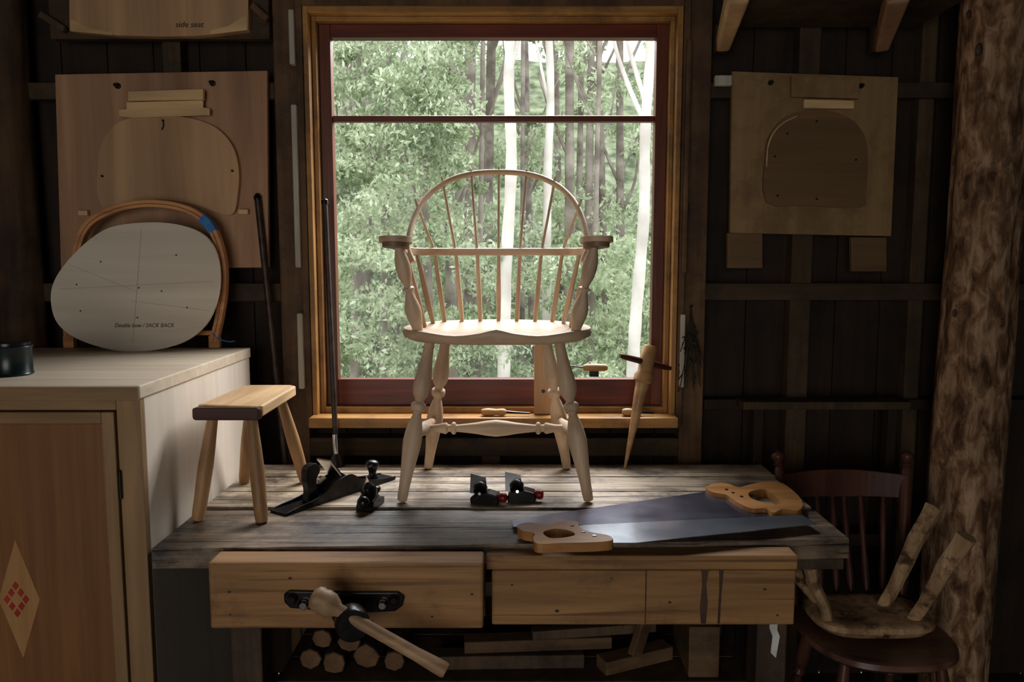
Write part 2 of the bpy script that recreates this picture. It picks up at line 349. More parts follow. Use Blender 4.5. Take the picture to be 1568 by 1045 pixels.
# ============================================================ CABINET (left)
CX,CY0,CY1,CT=-.81,1.68,2.40,1.145; CXL=-1.95
cp=[]
cp.append(box('side_panel',CX-.02,CX,CY0+.02,CY1,0,CT-.03,'cabside'))
cp.append(box('side_panel_far',CXL,CXL+.02,CY0+.02,CY1,0,CT-.03,'cabside'))
cp.append(box('back_panel',CXL+.02,CX-.02,CY1-.012,CY1,0,CT-.03,'cabside'))
cp.append(box('top_board',CXL-.005,CX+.004,CY0-.004,CY1,CT-.03,CT,'cabtop',.003))
cp.append(box('front_lipping',CXL-.005,CX+.002,CY0-.010,CY0-.003,CT-.032,CT-.003,'cabframex',.001))
cp.append(box('stile_right',CX-.052,CX,CY0,CY0+.022,0,CT-.03,'cabframe'))
cp.append(box('stile_left',CXL,CXL+.05,CY0,CY0+.022,0,CT-.03,'cabframe'))
cp.append(box('top_rail',CXL+.05,CX-.052,CY0,CY0+.022,CT-.055,CT-.03,'cabframex'))
dz1=CT-.058; dx1=CX-.055
dx0=dx1-.50
cp.append(box('door_stile',dx1-.028,dx1,CY0-.006,CY0+.016,.06,dz1,'cabframe'))
cp.append(box('door_rail',dx0,dx1-.028,CY0-.006,CY0+.016,dz1-.026,dz1,'cabframex'))
cp.append(box('door_rail_low',dx0,dx1-.028,CY0-.006,CY0+.016,.06,.10,'cabframex'))
cp.append(box('door_panel',dx0,dx1-.028,CY0,CY0+.014,.10,dz1-.026,'cabdoor'))
cp.append(box('second_door_panel',CXL+.05,dx0-.005,CY0,CY0+.014,.06,dz1,'cabdoor'))
cp.append(box('toe_board',CXL+.05,CX-.052,CY0,CY0+.022,0,.06,'cabframex'))
c=PY(30,918,CY0); hw,hh=.046,.138
cp.append(plate('diamond_inlay',[[(c.x-hw,c.z),(c.x,c.z+hh),(c.x+hw,c.z),(c.x,c.z-hh)]],CY0-.0012,CY0,'inlay',bevel=0))
for i in range(3):
    for j in range(3):
        if (i,j)==(1,1): continue
        k=.0105; ox=(i-1)*k-(j-1)*k-.006; oz=((i-1)*k+(j-1)*k)*1.5; s=.0075
        cp.append(plate('red_lozenge',[[(c.x+ox-s,c.z+oz),(c.x+ox,c.z+oz+s*1.4),(c.x+ox+s,c.z+oz),(c.x+ox,c.z+oz-s*1.4)]],CY0-.0022,CY0-.0008,'red',bevel=0))
h=PY(186,742,CY0)
cp.append(box('hinge',h.x-.003,h.x+.003,CY0-.010,CY0+.004,h.z-.033,h.z+.033,'iron'))
group('storage_cabinet',cp)
p=PZ(8,578,CT)
group('paint_tin',[lathe('tin_body',(p.x-.01,p.y+.04,CT+.001),(p.x-.01,p.y+.04,CT+.07),[(0,0),(0,.045),(.04,.047),(.08,.045),(.9,.045),(.95,.048),(1,.047),(1,0)],'tin',28,1),
  lathe('tin_lid',(p.x-.01,p.y+.04,CT+.071),(p.x-.01,p.y+.04,CT+.078),[(0,0),(0,.043),(.9,.043),(1,.04),(1,0)],'iron',28,1)])
# ============================================================ WALL PATTERNS left
Yp=2.465
def Lw(pts,y): return [((q:=PY(u,v,y)).x,q.z) for u,v in pts]
pb=[plate('plywood_board',[Lw([(84,114),(409,108),(411,410),(93,412)],Yp)],Yp,Yp+.02,'ply'),
    plate('curved_template',[Lw([(150,255),(158,215),(185,186),(230,178),(285,180),(330,195),(357,225),(366,262),(364,300),(358,326),(340,328),(300,314),(250,306),(200,310),(165,322),(150,300)],Yp-.018)],Yp-.020,Yp-.001,'plyd',smoothn=4),
    plate('batten_upper',[Lw([(197,141),(312,137),(312,153),(197,155)],Yp-.03)],Yp-.036,Yp-.019,'strip'),
    plate('batten_lower',[Lw([(195,157),(312,154),(312,165),(322,167),(322,177),(205,181),(183,179),(183,169),(195,168)],Yp-.022)],Yp-.028,Yp-.019,'strip')]
for u,v in ((181,132),(326,128)):
    q=PY(u,v,Yp); pb.append(lathe('bolt',(q.x,Yp,q.z),(q.x,Yp-.022,q.z),[(0,.009),(.3,.009),(.31,.006),(1,.005),(1,0)],'iron',14,1))
for u,v in ((250,185),(157,270),(356,262)):
    q=PY(u,v,Yp-.02); pb.append(lathe('screw_eye',(q.x,Yp-.019,q.z),(q.x,Yp-.026,q.z),[(0,.004),(1,.003),(1,0)],'iron',10,1))
q=PY(250,185,Yp-.02); pb.append(tube('wire_hook',spl([(q.x,Yp-.022,q.z),(q.x+.002,Yp-.026,q.z-.015),(q.x-.004,Yp-.026,q.z-.028)],4),.0015,'iron',6,up=(0,1,0)))
for u,v in ((123,326),(370,324)):
    q=PY(u,v,Yp-.03); pb.append(beam('peg',(q.x-.015,Yp-.01,q.z),(q.x+.015,Yp-.01,q.z),.018,.016,'strip'))
pb.append(box('backing_batten',wx(300,200,Yp),wx(336,200,Yp),Yp+.02,2.49,wz(400,Yp),wz(120,Yp),'stud'))
group('chair_back_pattern_board',pb)
sp=[box('shelf_backing',wx(75,30,2.46),wx(412,30,2.46),2.46,2.49,wz(60,2.46),wz(-80,2.46),'studx'),
    plate('seat_pattern',[Lw([(105,-90),(380,-90),(380,46),(350,50),(300,55),(240,56),(180,54),(130,50),(106,47)],2.43)],2.43,2.459,'plyd')]
for u0,u1 in ((108,172),(322,378)):
    sp.append(plate('pale_corner',[Lw([(u0,30),((u0+u1)/2,44),(u1,50),(u1,54),(u0,48)] if u0<200 else [(u0,47),((u0+u1)/2,40),(u1,22),(u1,46),(u0,53)],2.428)],2.427,2.4299,'strip',bevel=0))
sp.append(text('lettering','side seat',.024,'pencil',Matrix.Translation((wx(290,38,2.43),2.4285,wz(38,2.43)))@Matrix.Rotation(math.pi/2,4,'X')))
sp.append(beam('peg_left',PY(62,22,2.44),PY(100,46,2.44),.02,.02,'stud'))
sp.append(beam('peg_right',PY(386,8,2.44),PY(410,30,2.44),.02,.02,'case'))
group('seat_pattern_board',sp)
# oval seat template standing on cabinet
yo=2.31
ov=Lw([(83,462),(83,432),(98,402),(128,368),(165,343),(215,335),(265,337),(305,350),(328,376),(337,415),(334,455),(318,492),(285,518),(235,530),(180,529),(125,512),(95,490)],2.34)
zb=CT+.001; zmin=min(p[1] for p in ov)
dzo=zb-zmin
ov=[(x,z+dzo) for x,z in ov]
TLT=.1
tl=lambda v: Vector((v.x,v.y+ (v.z-zb)*TLT,v.z))
tp=[plate('template_plate',[ov],yo,yo+.015,'template',smoothn=4,tilt=tl)]
def tline(n,a,b,w,mat):
    (u0,v0),(u1,v1)=a,b; A=PY(u0,v0,2.34);B=PY(u1,v1,2.34); A.z+=dzo; B.z+=dzo
    d=Vector((B.x-A.x,B.z-A.z)).normalized(); k=Vector((-d.y,d.x))*w/2
    return plate(n,[[(A.x-k.x,A.z-k.y),(B.x-k.x,B.z-k.y),(B.x+k.x,B.z+k.y),(A.x+k.x,A.z+k.y)]],yo-.0006,yo+.0002,mat,bevel=0,tilt=tl)
tp.append(tline('centre_line',(215,345),(210,518),.001,'pencilf')); tp.append(tline('cross_line',(95,437),(328,425),.001,'pencilf'))
tp.append(tline('angle_line',(108,400),(210,440),.0007,'pencilf')); tp.append(tline('angle_line_2',(205,455),(325,470),.0007,'pencilf'))
for u,v in ((155,395),(128,470),(270,385),(290,465),(250,440),(120,430),(215,435),(215,480)):
    q=PY(u,v,2.34); q.z+=dzo; tp.append(plate('sighting_hole',[[(q.x+.0025*math.cos(a),q.z+.0025*math.sin(a)) for a in np.linspace(0,2*math.pi,10)[:-1]]],yo-.0008,yo+.0002,'pencil',bevel=0,tilt=tl))
q=PY(226,492,2.34); q.z+=dzo
tp.append(text('lettering','Double bow / SACK BACK',.0175,'pencil',Matrix.Translation((q.x,yo-.0006+(q.z-zb)*TLT,q.z))@Matrix.Rotation(math.pi/2-math.atan(TLT),4,'X')@Matrix.Diagonal((.9,1,1,1))))
group('seat_template',tp)
# bent hoop behind
hp=[(108,524),(106,500),(118,440),(120,385),(138,345),(180,322),(232,314),(285,322),(320,345),(338,385),(343,430),(338,480),(328,526)]
hy=2.384
hpts=[Vector((PY(u,v-4,hy).x,hy,max(PY(u,v-4,hy).z-.004,CT+.002))) for u,v in hp]
hs=spl(hpts,6)
bh=[sweep('bent_strip',hs,lambda i:[(-.011,-.014),(-.001,-.014),(-.001,.014),(-.011,.014)],'bent',up=(0,1,0),smooth=False,bevel=.0015),
    sweep('bent_strip_outer',hs,lambda i:[(.0,-.014),(.011,-.014),(.011,.014),(.0,.014)],'bent',up=(0,1,0),smooth=False,bevel=.0015)]
k0=list(range(46,51))
bh.append(sweep('blue_tape',[hs[i] for i in k0],lambda i:[(-.0125,-.0155),(.0125,-.0155),(.0125,.0155),(-.0125,.0155)],'blue',up=(0,1,0),smooth=False))
bh.append(box('cross_batten',hpts[0].x-.02,hpts[-1].x+.02,2.380,2.390,CT+.04,CT+.055,'bent'))
bh.append(box('foot_block_l',hpts[0].x-.018,hpts[0].x+.014,2.372,2.396,CT+.001,CT+.04,'bent'))
bh.append(box('foot_block_r',hpts[-1].x-.014,hpts[-1].x+.018,2.372,2.396,CT+.001,CT+.04,'bent'))
bh.append(tube('string',spl([hpts[-1]+Vector((0,-.013,.03)),hpts[-1]+Vector((.02,-.012,.01)),hpts[-1]+Vector((.05,-.01,.002)),hpts[-1]+Vector((.06,.005,.002))],6),.0022,'blue',6))
group('bentwood_bow_blank',bh)
# ============================================================ WALL PATTERN right
Yr=2.465
rb=[plate('plywood_board',[Lw([(1121,109),(1376,118),(1365,362),(1118,357)],Yr)],Yr,Yr+.02,'plydark'),
    plate('curved_template',[Lw([(1174,310),(1172,240),(1180,205),(1205,178),(1250,168),(1295,178),(1322,205),(1329,245),(1325,300),(1318,318),(1240,315)],Yr-.01)],Yr-.012,Yr-.001,'plydark2',smoothn=3),
    plate('batten_upper',[Lw([(1211,116),(1315,120),(1315,152),(1211,149)],Yr-.012)],Yr-.018,Yr-.001,'plydark'),
    plate('batten_lower',[Lw([(1231,153),(1307,155),(1307,167),(1231,166)],Yr-.024)],Yr-.03,Yr-.013,'strip'),
    plate('spacer_left',[Lw([(1114,357),(1168,358),(1168,411),(1114,411)],Yr)],Yr,Yr+.02,'plydark2'),
    plate('spacer_right',[Lw([(1304,363),(1358,364),(1358,416),(1304,416)],Yr)],Yr,Yr+.02,'plydark2')]
arc=[PY(u,v,Yr-.014) for u,v in ((1174,255),(1176,225),(1185,203),(1200,188),(1220,178))]
rb.append(tube('bent_edge_strip',spl(arc,5),.0020,'strip',8,up=(0,1,0)))
for u,v in ((1181,126),(1320,131),(1250,186),(1190,300),(1310,245),(1250,305),(1186,240),(1205,205)):
    q=PY(u,v,Yr-.01); big=v<140; rb.append(lathe('bolt',(q.x,Yr-(.0 if big else .011),q.z),(q.x,Yr-(.022 if big else .016),q.z),[(0,.008 if big else .003),(.3,.008 if big else .003),(1,.003),(1,0)],'iron',12,1))
group('chair_back_pattern_board',rb)
box('wall_rail_batten',.615,wx(1120,123,2.45),2.44,2.46,wz(131,2.44),wz(115,2.44),'greystrip')
# shelf with braces top right
zs=wz(-6,2.2)
sh=[box('shelf_board',.63,1.24,2.12,2.49,zs,zs+.025,'stud')]
for u,ub,m in ((1130,1108,'plyd'),(1374,1352,'ply')):
    top=PY(u,2,2.18); bot=PY(ub,58,2.44)
    sh.append(beam('brace',(top.x,2.18,zs+.004),(bot.x,2.448,bot.z-.02),.060,.060,m,up=(1,0,0),bevel=.008,w1=.045,h1=.040))
    sh.append(box('cleat',bot.x-.02,bot.x+.02,2.455,2.49,bot.z-.035,zs,'stud'))
group('wall_shelf',sh)

# ============================================================ WORKBENCH
BT=.78; wb=[]
def plank(n,y0l,y0r,y1,mat,zt=BT,th=.048,x0=-.797,x1=.772):
    rr=random.Random(n); k=26; pts=[]
    for i in range(k+1):
        t=i/k; pts.append((x0+(x1-x0)*t,y0l+(y0r-y0l)*t+rr.uniform(-.0025,.0025)))
    for i in range(k,-1,-1):
        t=i/k; pts.append((x0+(x1-x0)*t,y1+rr.uniform(-.003,.003)))
    return plate(n,[pts],zt-th,zt,mat,'XY',bevel=.004)
wb.append(plank('front_plank',1.675,1.735,1.940,'benchf',th=.046))
wb.append(plank('top_plank_a',1.969,1.962,2.10,'bench',BT))
wb.append(plank('top_plank_b',2.108,2.108,2.245,'bench',BT,x1=.768))
wb.append(plank('top_plank_c',2.253,2.253,2.385,'bench',BT,x0=-.797,x1=.776))
wb.append(box('trough_bottom',-.79,.765,1.74,2.375,BT-.075,BT-.049,'benchleg'))
JX0,JX1=-.644,-.061
wb.append(box('vise_jaw',JX0,JX1,1.598,1.668,.632,BT-.001,'apron',.006))
wb.append(box('apron_left',JX1-.5,JX1,1.70,1.74,.61,BT-.05,'apron'))
wb.append(box('apron_upper',JX1+.004,.63,1.665,1.722,.735,BT-.012,'apron',.004))
wb.append(box('apron_lower',JX1+.016,.628,1.668,1.72,.607,.733,'apron',.004))
wb.append(plate('stain_band_1',[[(.420,.611),(.431,.611),(.434,.66),(.430,.70),(.437,.757),(.416,.757),(.421,.70),(.417,.65)]],1.6664,1.70,'stain',bevel=0))
wb.append(plate('stain_band_2',[[(.457,.611),(.462,.611),(.464,.68),(.469,.757),(.457,.757),(.459,.69)]],1.6664,1.70,'stain',bevel=0))
wb.append(box('stain_band_3',.295,.2975,1.6665,1.70,.61,.76,'stain',0))
def disc(n,x,z,r,y,mat,e=1.0): return plate(n,[[(x+r*math.cos(a),z+r*e*math.sin(a)) for a in np.linspace(0,2*math.pi,13)[:-1]]],y-.0006,y+.001,mat,bevel=0)
for x_,z_,r_ in ((-.60,.715,.004),(-.60,.665,.003),(-.085,.71,.0035),(-.30,.648,.006),(-.47,.745,.0045),(-.17,.66,.003)): wb.append(disc('knot',x_,z_,r_,1.598,'stain',.7))
for x_,z_,r_ in ((.0,.70,.003),(.10,.64,.005),(.22,.715,.003),(.56,.69,.004),(.59,.63,.003),(.35,.66,.004)): wb.append(disc('knot',x_,z_,r_,1.668,'stain',.7))
for n,x0,y0 in (('leg_fl',-.64,1.70),('leg_fr',.57,1.74),('leg_bl',-.64,2.28),('leg_br',.57,2.28)):
    wb.append(box(n,x0,x0+.07,y0,y0+.07,0,BT-.075,'benchleg',.004))
wb.append(box('end_rail',.58,.62,1.81,2.28,.62,.70,'benchleg'))
wb.append(box('stretcher_front',-.57,.57,1.765,1.79,.375,.398,'benchleg'))
wb.append(box('stretcher_back',-.57,.57,2.29,2.32,.37,.44,'benchleg'))
wb.append(boxes('lower_shelf',[(-.57,.57,1.80+i*.12,1.80+i*.12+.112,.385,.40) for i in range(4)],'benchleg',.002))
wb.append(boxes('under_rails',[(-.57,.57,2.0,2.03,.60,.66),(-.2,-.16,1.8,2.28,.66,.70),(.25,.29,1.8,2.28,.66,.70)],'benchleg',.002))
wb.append(plate('white_paint_patch',[Lw([(1181,942),(1192,940),(1190,965),(1194,975),(1188,1008),(1180,1000),(1183,975),(1178,962)],1.739)],1.7385,1.7405,'white',bevel=0))
jy=1.598
wb.append(plate('vise_plate',[Lw([(436,908),(444,903),(520,905),(610,905),(620,912),(617,926),(606,934),(560,936),(500,934),(446,929),(437,920)],jy)],jy-.010,jy,'iron',bevel=.003))
for u,v,m in ((448,916,'iron'),(466,925,'steelb'),(586,925,'steelb'),(604,918,'iron')):
    q=PY(u,v,jy-.01); wb.append(lathe('vise_bolt',(q.x,jy-.009,q.z),(q.x,jy-.022,q.z),[(0,.012),(.5,.012),(1,.007),(1,0)],m,18,1))
b0=PY(530,930,jy); hub=PY(545,950,1.50)
wb.append(lathe('vise_screw_boss',(b0.x,jy,b0.z),(hub.x,1.475,hub.z),[(0,.034),(.25,.034),(.35,.02),(.6,.02),(.7,.034),(.95,.034),(1,.03),(1,0)],'iron',24,1))
ka=PY(478,912,1.50); kb=PY(683,1028,1.455)
wb.append(lathe('vise_handle',ka,kb,[(0,0),(.0,.012),(.02,.022),(.05,.025),(.07,.0235),(.09,.026),(.14,.025),(.18,.018),(.2,.013),(.5,.0125),(.78,.013),(.92,.015),(.98,.0155),(1,.014),(1,0)],'knob',24,1))
group('workbench',wb)
fw=[]
lay=[(-.50,.030,0),(-.435,.033,0),(-.362,.036,0),(-.29,.030,0),(-.468,.028,.055),(-.395,.030,.062)]
for i,(x_,r,dz_) in enumerate(lay):
    z=.401+r+dz_; rr=random.Random(i)
    sec=[(r*rr.uniform(.8,1.0)*math.cos(2*math.pi*j/8),r*rr.uniform(.8,1.0)*math.sin(2*math.pi*j/8)) for j in range(8)]
    y0_=1.815+rr.uniform(0,.04)
    fw.append(sweep('firewood_log',[(x_,y0_,z),(x_+.01,2.1,z)],lambda i_:sec,'bark',smooth=False))
    fw.append(sweep('firewood_cut_end',[(x_,y0_-.003,z),(x_,y0_-.001,z)],lambda i_:[(a*.92,b*.92) for a,b in sec],'endgrain',smooth=False))
group('firewood_pile',fw)
group('timber_offcut',[box('block',.43,.505,1.815,2.0,.401,.53,'scrap'),box('block_upper',.425,.50,1.83,2.02,.531,.575,'benchleg')])
group('scrap_wood_pile',[beam('offcut_a',(-.2,1.87,.42),(.18,1.88,.42),.05,.035,'benchleg'),beam('offcut_b',(-.12,1.88,.455),(.25,1.90,.458),.05,.03,'scrap'),beam('offcut_c',(.22,1.84,.42),(.40,1.92,.42),.05,.035,'scrap'),beam('offcut_d',(.05,1.87,.487),(.36,1.89,.50),.035,.024,'benchleg'),beam('offcut_f',(.30,1.83,.45),(.34,1.86,.56),.02,.035,'scrap')])

# ============================================================ WINDSOR CHAIR
T=Matrix.Translation((-.04,2.15,BT+.0065))
ch=[]
SZ=.45; TH=.04; A=56
def Rout(g):
    c,s=math.cos(g),math.sin(g)
    a=.258; b=.175 if s<0 else .215; e=2.9 if s<0 else 2.3
    return 1/((abs(c)/a)**e+(abs(s)/b)**e)**(1/e)
def ztop(x,y):
    r=math.hypot(x,y)/max(Rout(math.atan2(y,x)),1e-6)
    edge=max(0,1-r)
    dish=.02*min(1,edge/.35)
    f=max(0,min(1,(-y+.02)/.19)); dip=.011*f*math.exp(-((abs(x)-.11)/.07)**2)
    pom=.007*f*math.exp(-(x/.025)**2)
    back=max(0,y-.06)/.15
    return SZ-dish*(1-.8*min(1,back))*(1-f*.6)-dip+pom
vs=[];fs=[]
ringsdef=[('b',0.0),('b',.80),('b',.90),('m',.985),('m2',1.0),('t',.985),('t',.95),('t',.88),('t',.78),('t',.62),('t',.42),('t',.2)]
for kind,k in ringsdef:
    for j in range(A):
        g=2*math.pi*j/A; R=Rout(g); kk=max(k,.001); x,y=R*kk*math.cos(g),R*kk*math.sin(g)
        if kind=='b': z=SZ-TH+(.0 if k<.85 else .004)
        elif kind=='m': z=SZ-TH*.62
        elif kind=='m2': z=ztop(x*.98,y*.98)-.011
        else: z=ztop(x,y)-(.003 if k>.98 else 0)
        vs.append((x,y,z))
for i in range(len(ringsdef)-1):
    for j in range(A):
        j2=(j+1)%A; fs.append((i*A+j,i*A+j2,(i+1)*A+j2,(i+1)*A+j))
vs.append((0,0,ztop(0.001,0))); n=len(vs)-1; o=(len(ringsdef)-1)*A
for j in range(A): fs.append((o+j,o+(j+1)%A,n))
ch.append(mk('seat',vs,fs,'chairx',smooth=True))
legprof=[(0,.0135),(.06,.014),(.14,.0165),(.24,.0225),(.30,.0235),(.345,.020),(.375,.0125),(.39,.0125),(.40,.019),(.42,.0205),(.44,.019),(.45,.0125),(.475,.012),(.50,.0155),(.56,.0215),(.63,.0245),(.70,.0225),(.80,.018),(.90,.0145),(1,.0125),(1,.0)]
LT={'fl':((-.178,-.075),(-.249,-.147)),'fr':((.165,-.075),(.241,-.147)),'bl':((-.148,.075),(-.215,.185)),'br':((.135,.075),(.207,.185))}
mid={}
for k,((x0,y0),(x1,y1)) in LT.items():
    a=Vector((x0,y0,SZ-TH+.006)); b_=Vector((x1,y1,0)); ch.append(lathe('leg_'+k,a,b_,legprof,'chair',22,2)); mid[k]=a.lerp(b_,.62)
sidep=[(0,.008),(.1,.009),(.3,.013),(.5,.0185),(.7,.013),(.9,.009),(1,.008)]
for s in 'lr': ch.append(lathe('side_stretcher_'+s,mid['f'+s],mid['b'+s],sidep,'chair',16,3))
sl=mid['fl'].lerp(mid['bl'],.5); sr=mid['fr'].lerp(mid['br'],.5)
ch.append(lathe('centre_stretcher',sl,sr,[(0,.010),(.09,.011),(.15,.0165),(.165,.011),(.185,.0105),(.195,.017),(.215,.017),(.225,.0105),(.25,.011),(.36,.016),(.5,.024),(.64,.016),(.75,.011),(.775,.0105),(.785,.017),(.805,.017),(.815,.0105),(.835,.011),(.85,.0165),(.91,.011),(1,.010)],'chairx',20,2))
AZ=.652
arm=[(-.268,-.205,AZ+.024),(-.262,-.17,AZ+.022),(-.254,-.12,AZ+.018),(-.258,-.03,AZ+.01),(-.262,.04,AZ+.004),(-.245,.12,AZ),(-.19,.178,AZ),(-.1,.2,AZ),(0,.205,AZ)]
arm=arm+[(-x,y,z) for x,y,z in arm[-2::-1]]
ap=spl(arm,6)
ch.append(sweep('arm_rail',ap[4:-4],lambda i:[(-.012,-.009),(-.009,-.011),(.009,-.011),(.012,-.009),(.012,.009),(.009,.011),(-.009,.011),(-.012,.009)],'chairx',up=(0,0,1)))
for sgn,nm in ((-1,'l'),(1,'r')):
    o=[(-.236,-.075),(-.222,-.105),(-.212,-.15),(-.216,-.19),(-.24,-.213),(-.27,-.212),(-.290,-.19),(-.291,-.15),(-.277,-.11),(-.268,-.075)]
    o=[((x if sgn<0 else -x),y) for x,y in o]
    tlt=lambda v:Vector((v.x,v.y,v.z-(v.y+.2)*.06))
    ch.append(plate('arm_hand_'+nm,[o],AZ+.022,AZ+.036,'chairx','XY',bevel=.005,smoothn=5,tilt=tlt))
    ocx=sum(p[0] for p in o)/len(o); ocy=sum(p[1] for p in o)/len(o)
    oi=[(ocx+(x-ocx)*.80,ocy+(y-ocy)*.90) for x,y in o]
    ch.append(plate('arm_hand_underside_'+nm,[oi],AZ+.010,AZ+.024,'handshade','XY',bevel=.005,smoothn=5,tilt=tlt))
    ch.append(lathe('arm_post_'+nm,(sgn*.250,-.145,AZ+.016),(sgn*.205,-.105,SZ-.012),[(0,.010),(.05,.0105),(.14,.0165),(.25,.0195),(.36,.0165),(.44,.010),(.47,.0095),(.485,.0155),(.505,.0155),(.52,.010),(.56,.0105),(.66,.018),(.76,.0215),(.86,.0175),(.96,.0125),(1,.012)],'chair',20,2))
bp_=[]
def bowpt(g):
    c,s=math.cos(g),math.sin(g); e=2/2.5
    x=-.252*math.copysign(abs(c)**e,c); q=abs(s)**e; return Vector((x,.055+.205*q,AZ+.005+.235*q))
for i in range(61): bp_.append(bowpt(math.pi*i/60))
bp_=[Vector((-.236,.045,AZ-.03))]+bp_+[Vector((.236,.045,AZ-.03))]
ch.append(sweep('bow',bp_,lambda i:circ(.0085,12,1,1.05),'chairx',up=(0,1,0)))
def bow_at(x):
    best=min((bowpt(math.pi*i/600) for i in range(601)),key=lambda p:abs(p.x-x)); return best
sx=[-.158,-.108,-.054,0,.054,.108,.158]; ax_=[-.19,-.128,-.064,0,.064,.128,.19]; bx=[-.232,-.166,-.083,0,.083,.166,.232]
def arm_y(x): return min(ap,key=lambda p:abs(p.x-x)+(0 if p.y>.1 else 9)).y
for i in range(7):
    s=Vector((sx[i],.185-.55*sx[i]**2*2.2,SZ-.008)); a=Vector((ax_[i],arm_y(ax_[i]),AZ)); b_=bow_at(bx[i])
    d=(b_-a).normalized(); e=b_+d*(.03 if i in(0,6) else .02 if i in (1,5) else .012)
    pts=spl([s,s.lerp(a,.45)+Vector((0,.002,0)),a,a.lerp(b_,.5),e],4); n=len(pts)
    ch.append(tube('spindle_%d'%i,pts,[.0056+.0026*math.exp(-((k/n-.22)/.18)**2)-.0020*(k/n) for k in range(n)],'chair',10,up=(1,0,0)))
k=0
for sgn in (-1,1):
    for (x1,y1,x0,y0) in ((-.24,.128,-.188,.118),(-.26,.045,-.205,.05),(-.257,-.04,-.212,-.02)):
        a=Vector(((x0 if sgn<0 else -x0),y0,SZ-.01)); b_=Vector((x1 if sgn<0 else -x1,y1,AZ+.016))
        ch.append(lathe('short_spindle_%d'%k,a,b_,[(0,.0055),(.3,.0085),(.7,.0065),(1,.005)],'chair',10,4)); k+=1
T=Matrix.Identity(4)
group('windsor_armchair',ch)

# ============================================================ STOOL on bench
st=[]; ZS=BT+.287
so=[(-.762,1.872),(-.615,1.850),(-.60,1.86),(-.60,2.15),(-.615,2.165),(-.735,2.165),(-.748,2.15)]
st.append(plate('seat_slab',[so],ZS-.028,ZS,'stooltop','XY',bevel=.004))
st.append(plate('seat_end_cap',[[(-.768,1.846),(-.602,1.846),(-.602,1.868),(-.768,1.868)]],ZS-.034,ZS-.004,'stooldark','XY',bevel=.008))
pr=[(0,.012),(.15,.014),(.5,.018),(.8,.0165),(1,.0145),(1,0)]
for a,b_ in (((-.735,1.90),(-.782+.014,1.86)),((-.64,1.895),(-.607,1.845)),((-.715,2.12),(-.765,2.185)),((-.635,2.12),(-.592,2.19))):
    st.append(lathe('leg',(a[0],a[1],ZS-.026),(b_[0],b_[1],BT+.003),pr,'stoolleg',18,2))
group('wooden_stool',st)

# ============================================================ PLANES
def place(p,yaw): 
    return Matrix.Translation(p)@Matrix.Rotation(yaw,4,'Z')
def hand_plane(name,p,yaw,L=.36,W=.062):
    global T; T=place(p,yaw); g=[]
    g.append(box('sole',-L/2,L/2,-W/2,W/2,0,.007,'iron',.002))
    for s in (-1,1):
        ys=s*(W/2-.002)
        prof=spl([(-L/2,.007,0),(-L*.42,.012,0),(-L*.22,.022,0),(-L*.05,.05,0),(L*.06,.056,0),(L*.16,.034,0),(L*.3,.018,0),(L/2,.009,0)],5)
        lp=[(q.x,q.y) for q in prof]+[(L/2,.004),(-L/2,.004)]
        g.append(plate('cheek',[lp],ys-.0018,ys+.0018,'iron','XZ',bevel=.0006))
    g.append(beam('frog',(-.03,0,.008),(.02,0,.045),W-.012,.018,'iron'))
    g.append(beam('blade',(.035,0,.004),(-.05,0,.105),W-.014,.004,'steelb',up=(0,1,0)) if False else plate('blade',[[(.037,.004),(-.045,.108),(-.049,.105),(.033,.004)]],-W/2+.007,W/2-.007,'steelb','XZ',bevel=0))
    g.append(plate('lever_cap',[[(.030,.024),(-.030,.100),(-.036,.096),(.022,.020)]],-W/2+.012,W/2-.012,'iron','XZ',bevel=.001))
    g.append(lathe('adjuster_wheel',(-.055,-.006,.05),(-.055,.006,.05),[(0,.014),(1,.014)],'steelb',16,1))
    g.append(lathe('front_knob',(L*.34,0,.006),(L*.34,0,.066),[(0,.017),(.15,.016),(.35,.010),(.55,.014),(.75,.0195),(.92,.017),(1,.006),(1,0)],'iron',20,2))
    tp=spl([(-L*.28,.006,0),(-L*.20,.006,0),(-L*.19,.03,0),(-L*.205,.06,0),(-L*.17,.085,0),(-L*.2,.105,0),(-L*.27,.10,0),(-L*.285,.07,0),(-L*.27,.035,0)],4,True)
    g.append(plate('tote',[[(q.x,q.y) for q in tp]],-.011,.011,'iron','XZ',bevel=.006))
    T=Matrix.Identity(4); return group(name,g)
hand_plane('hand_plane',(-.475,2.075,BT+.0005),math.radians(56),.40)
def block_plane(name,p,yaw,knob='iron',L=.10,W=.05,palm='iron'):
    global T; T=place(p,yaw); g=[]
    lp=[(-L/2,0),(L/2,0),(L/2,.014),(L*.3,.018),(L*.1,.03),(-L*.15,.034),(-L*.4,.026),(-L/2,.012)]
    g.append(plate('body',[lp],-W/2,W/2,'iron','XZ',bevel=.004))
    g.append(beam('blade',(L*.05,0,.020),(-L*.42,0,.075),W*.84,.003,'steelb',up=(0,1,0)))
    g.append(lathe('lever_cap',(L*.0,0,.03),(-L*.25,0,.062),[(0,.008),(.2,.02),(.6,.021),(1,.012),(1,0)],'iron',18,2))
    g.append(lathe('front_knob',(L*.36,0,.014),(L*.36,0,.044),[(0,.010),(.3,.008),(.6,.0145),(.85,.015),(1,.008),(1,0)],knob,18,2))
    g.append(sphere('palm_knob',(-L*.52,0,.026),.0165,palm))
    T=Matrix.Identity(4); return group(name,g)
p=PZ(580,777); block_plane('block_plane',(p.x-.022,p.y+.005,BT+.0005),math.radians(80),'iron',.095,.045)
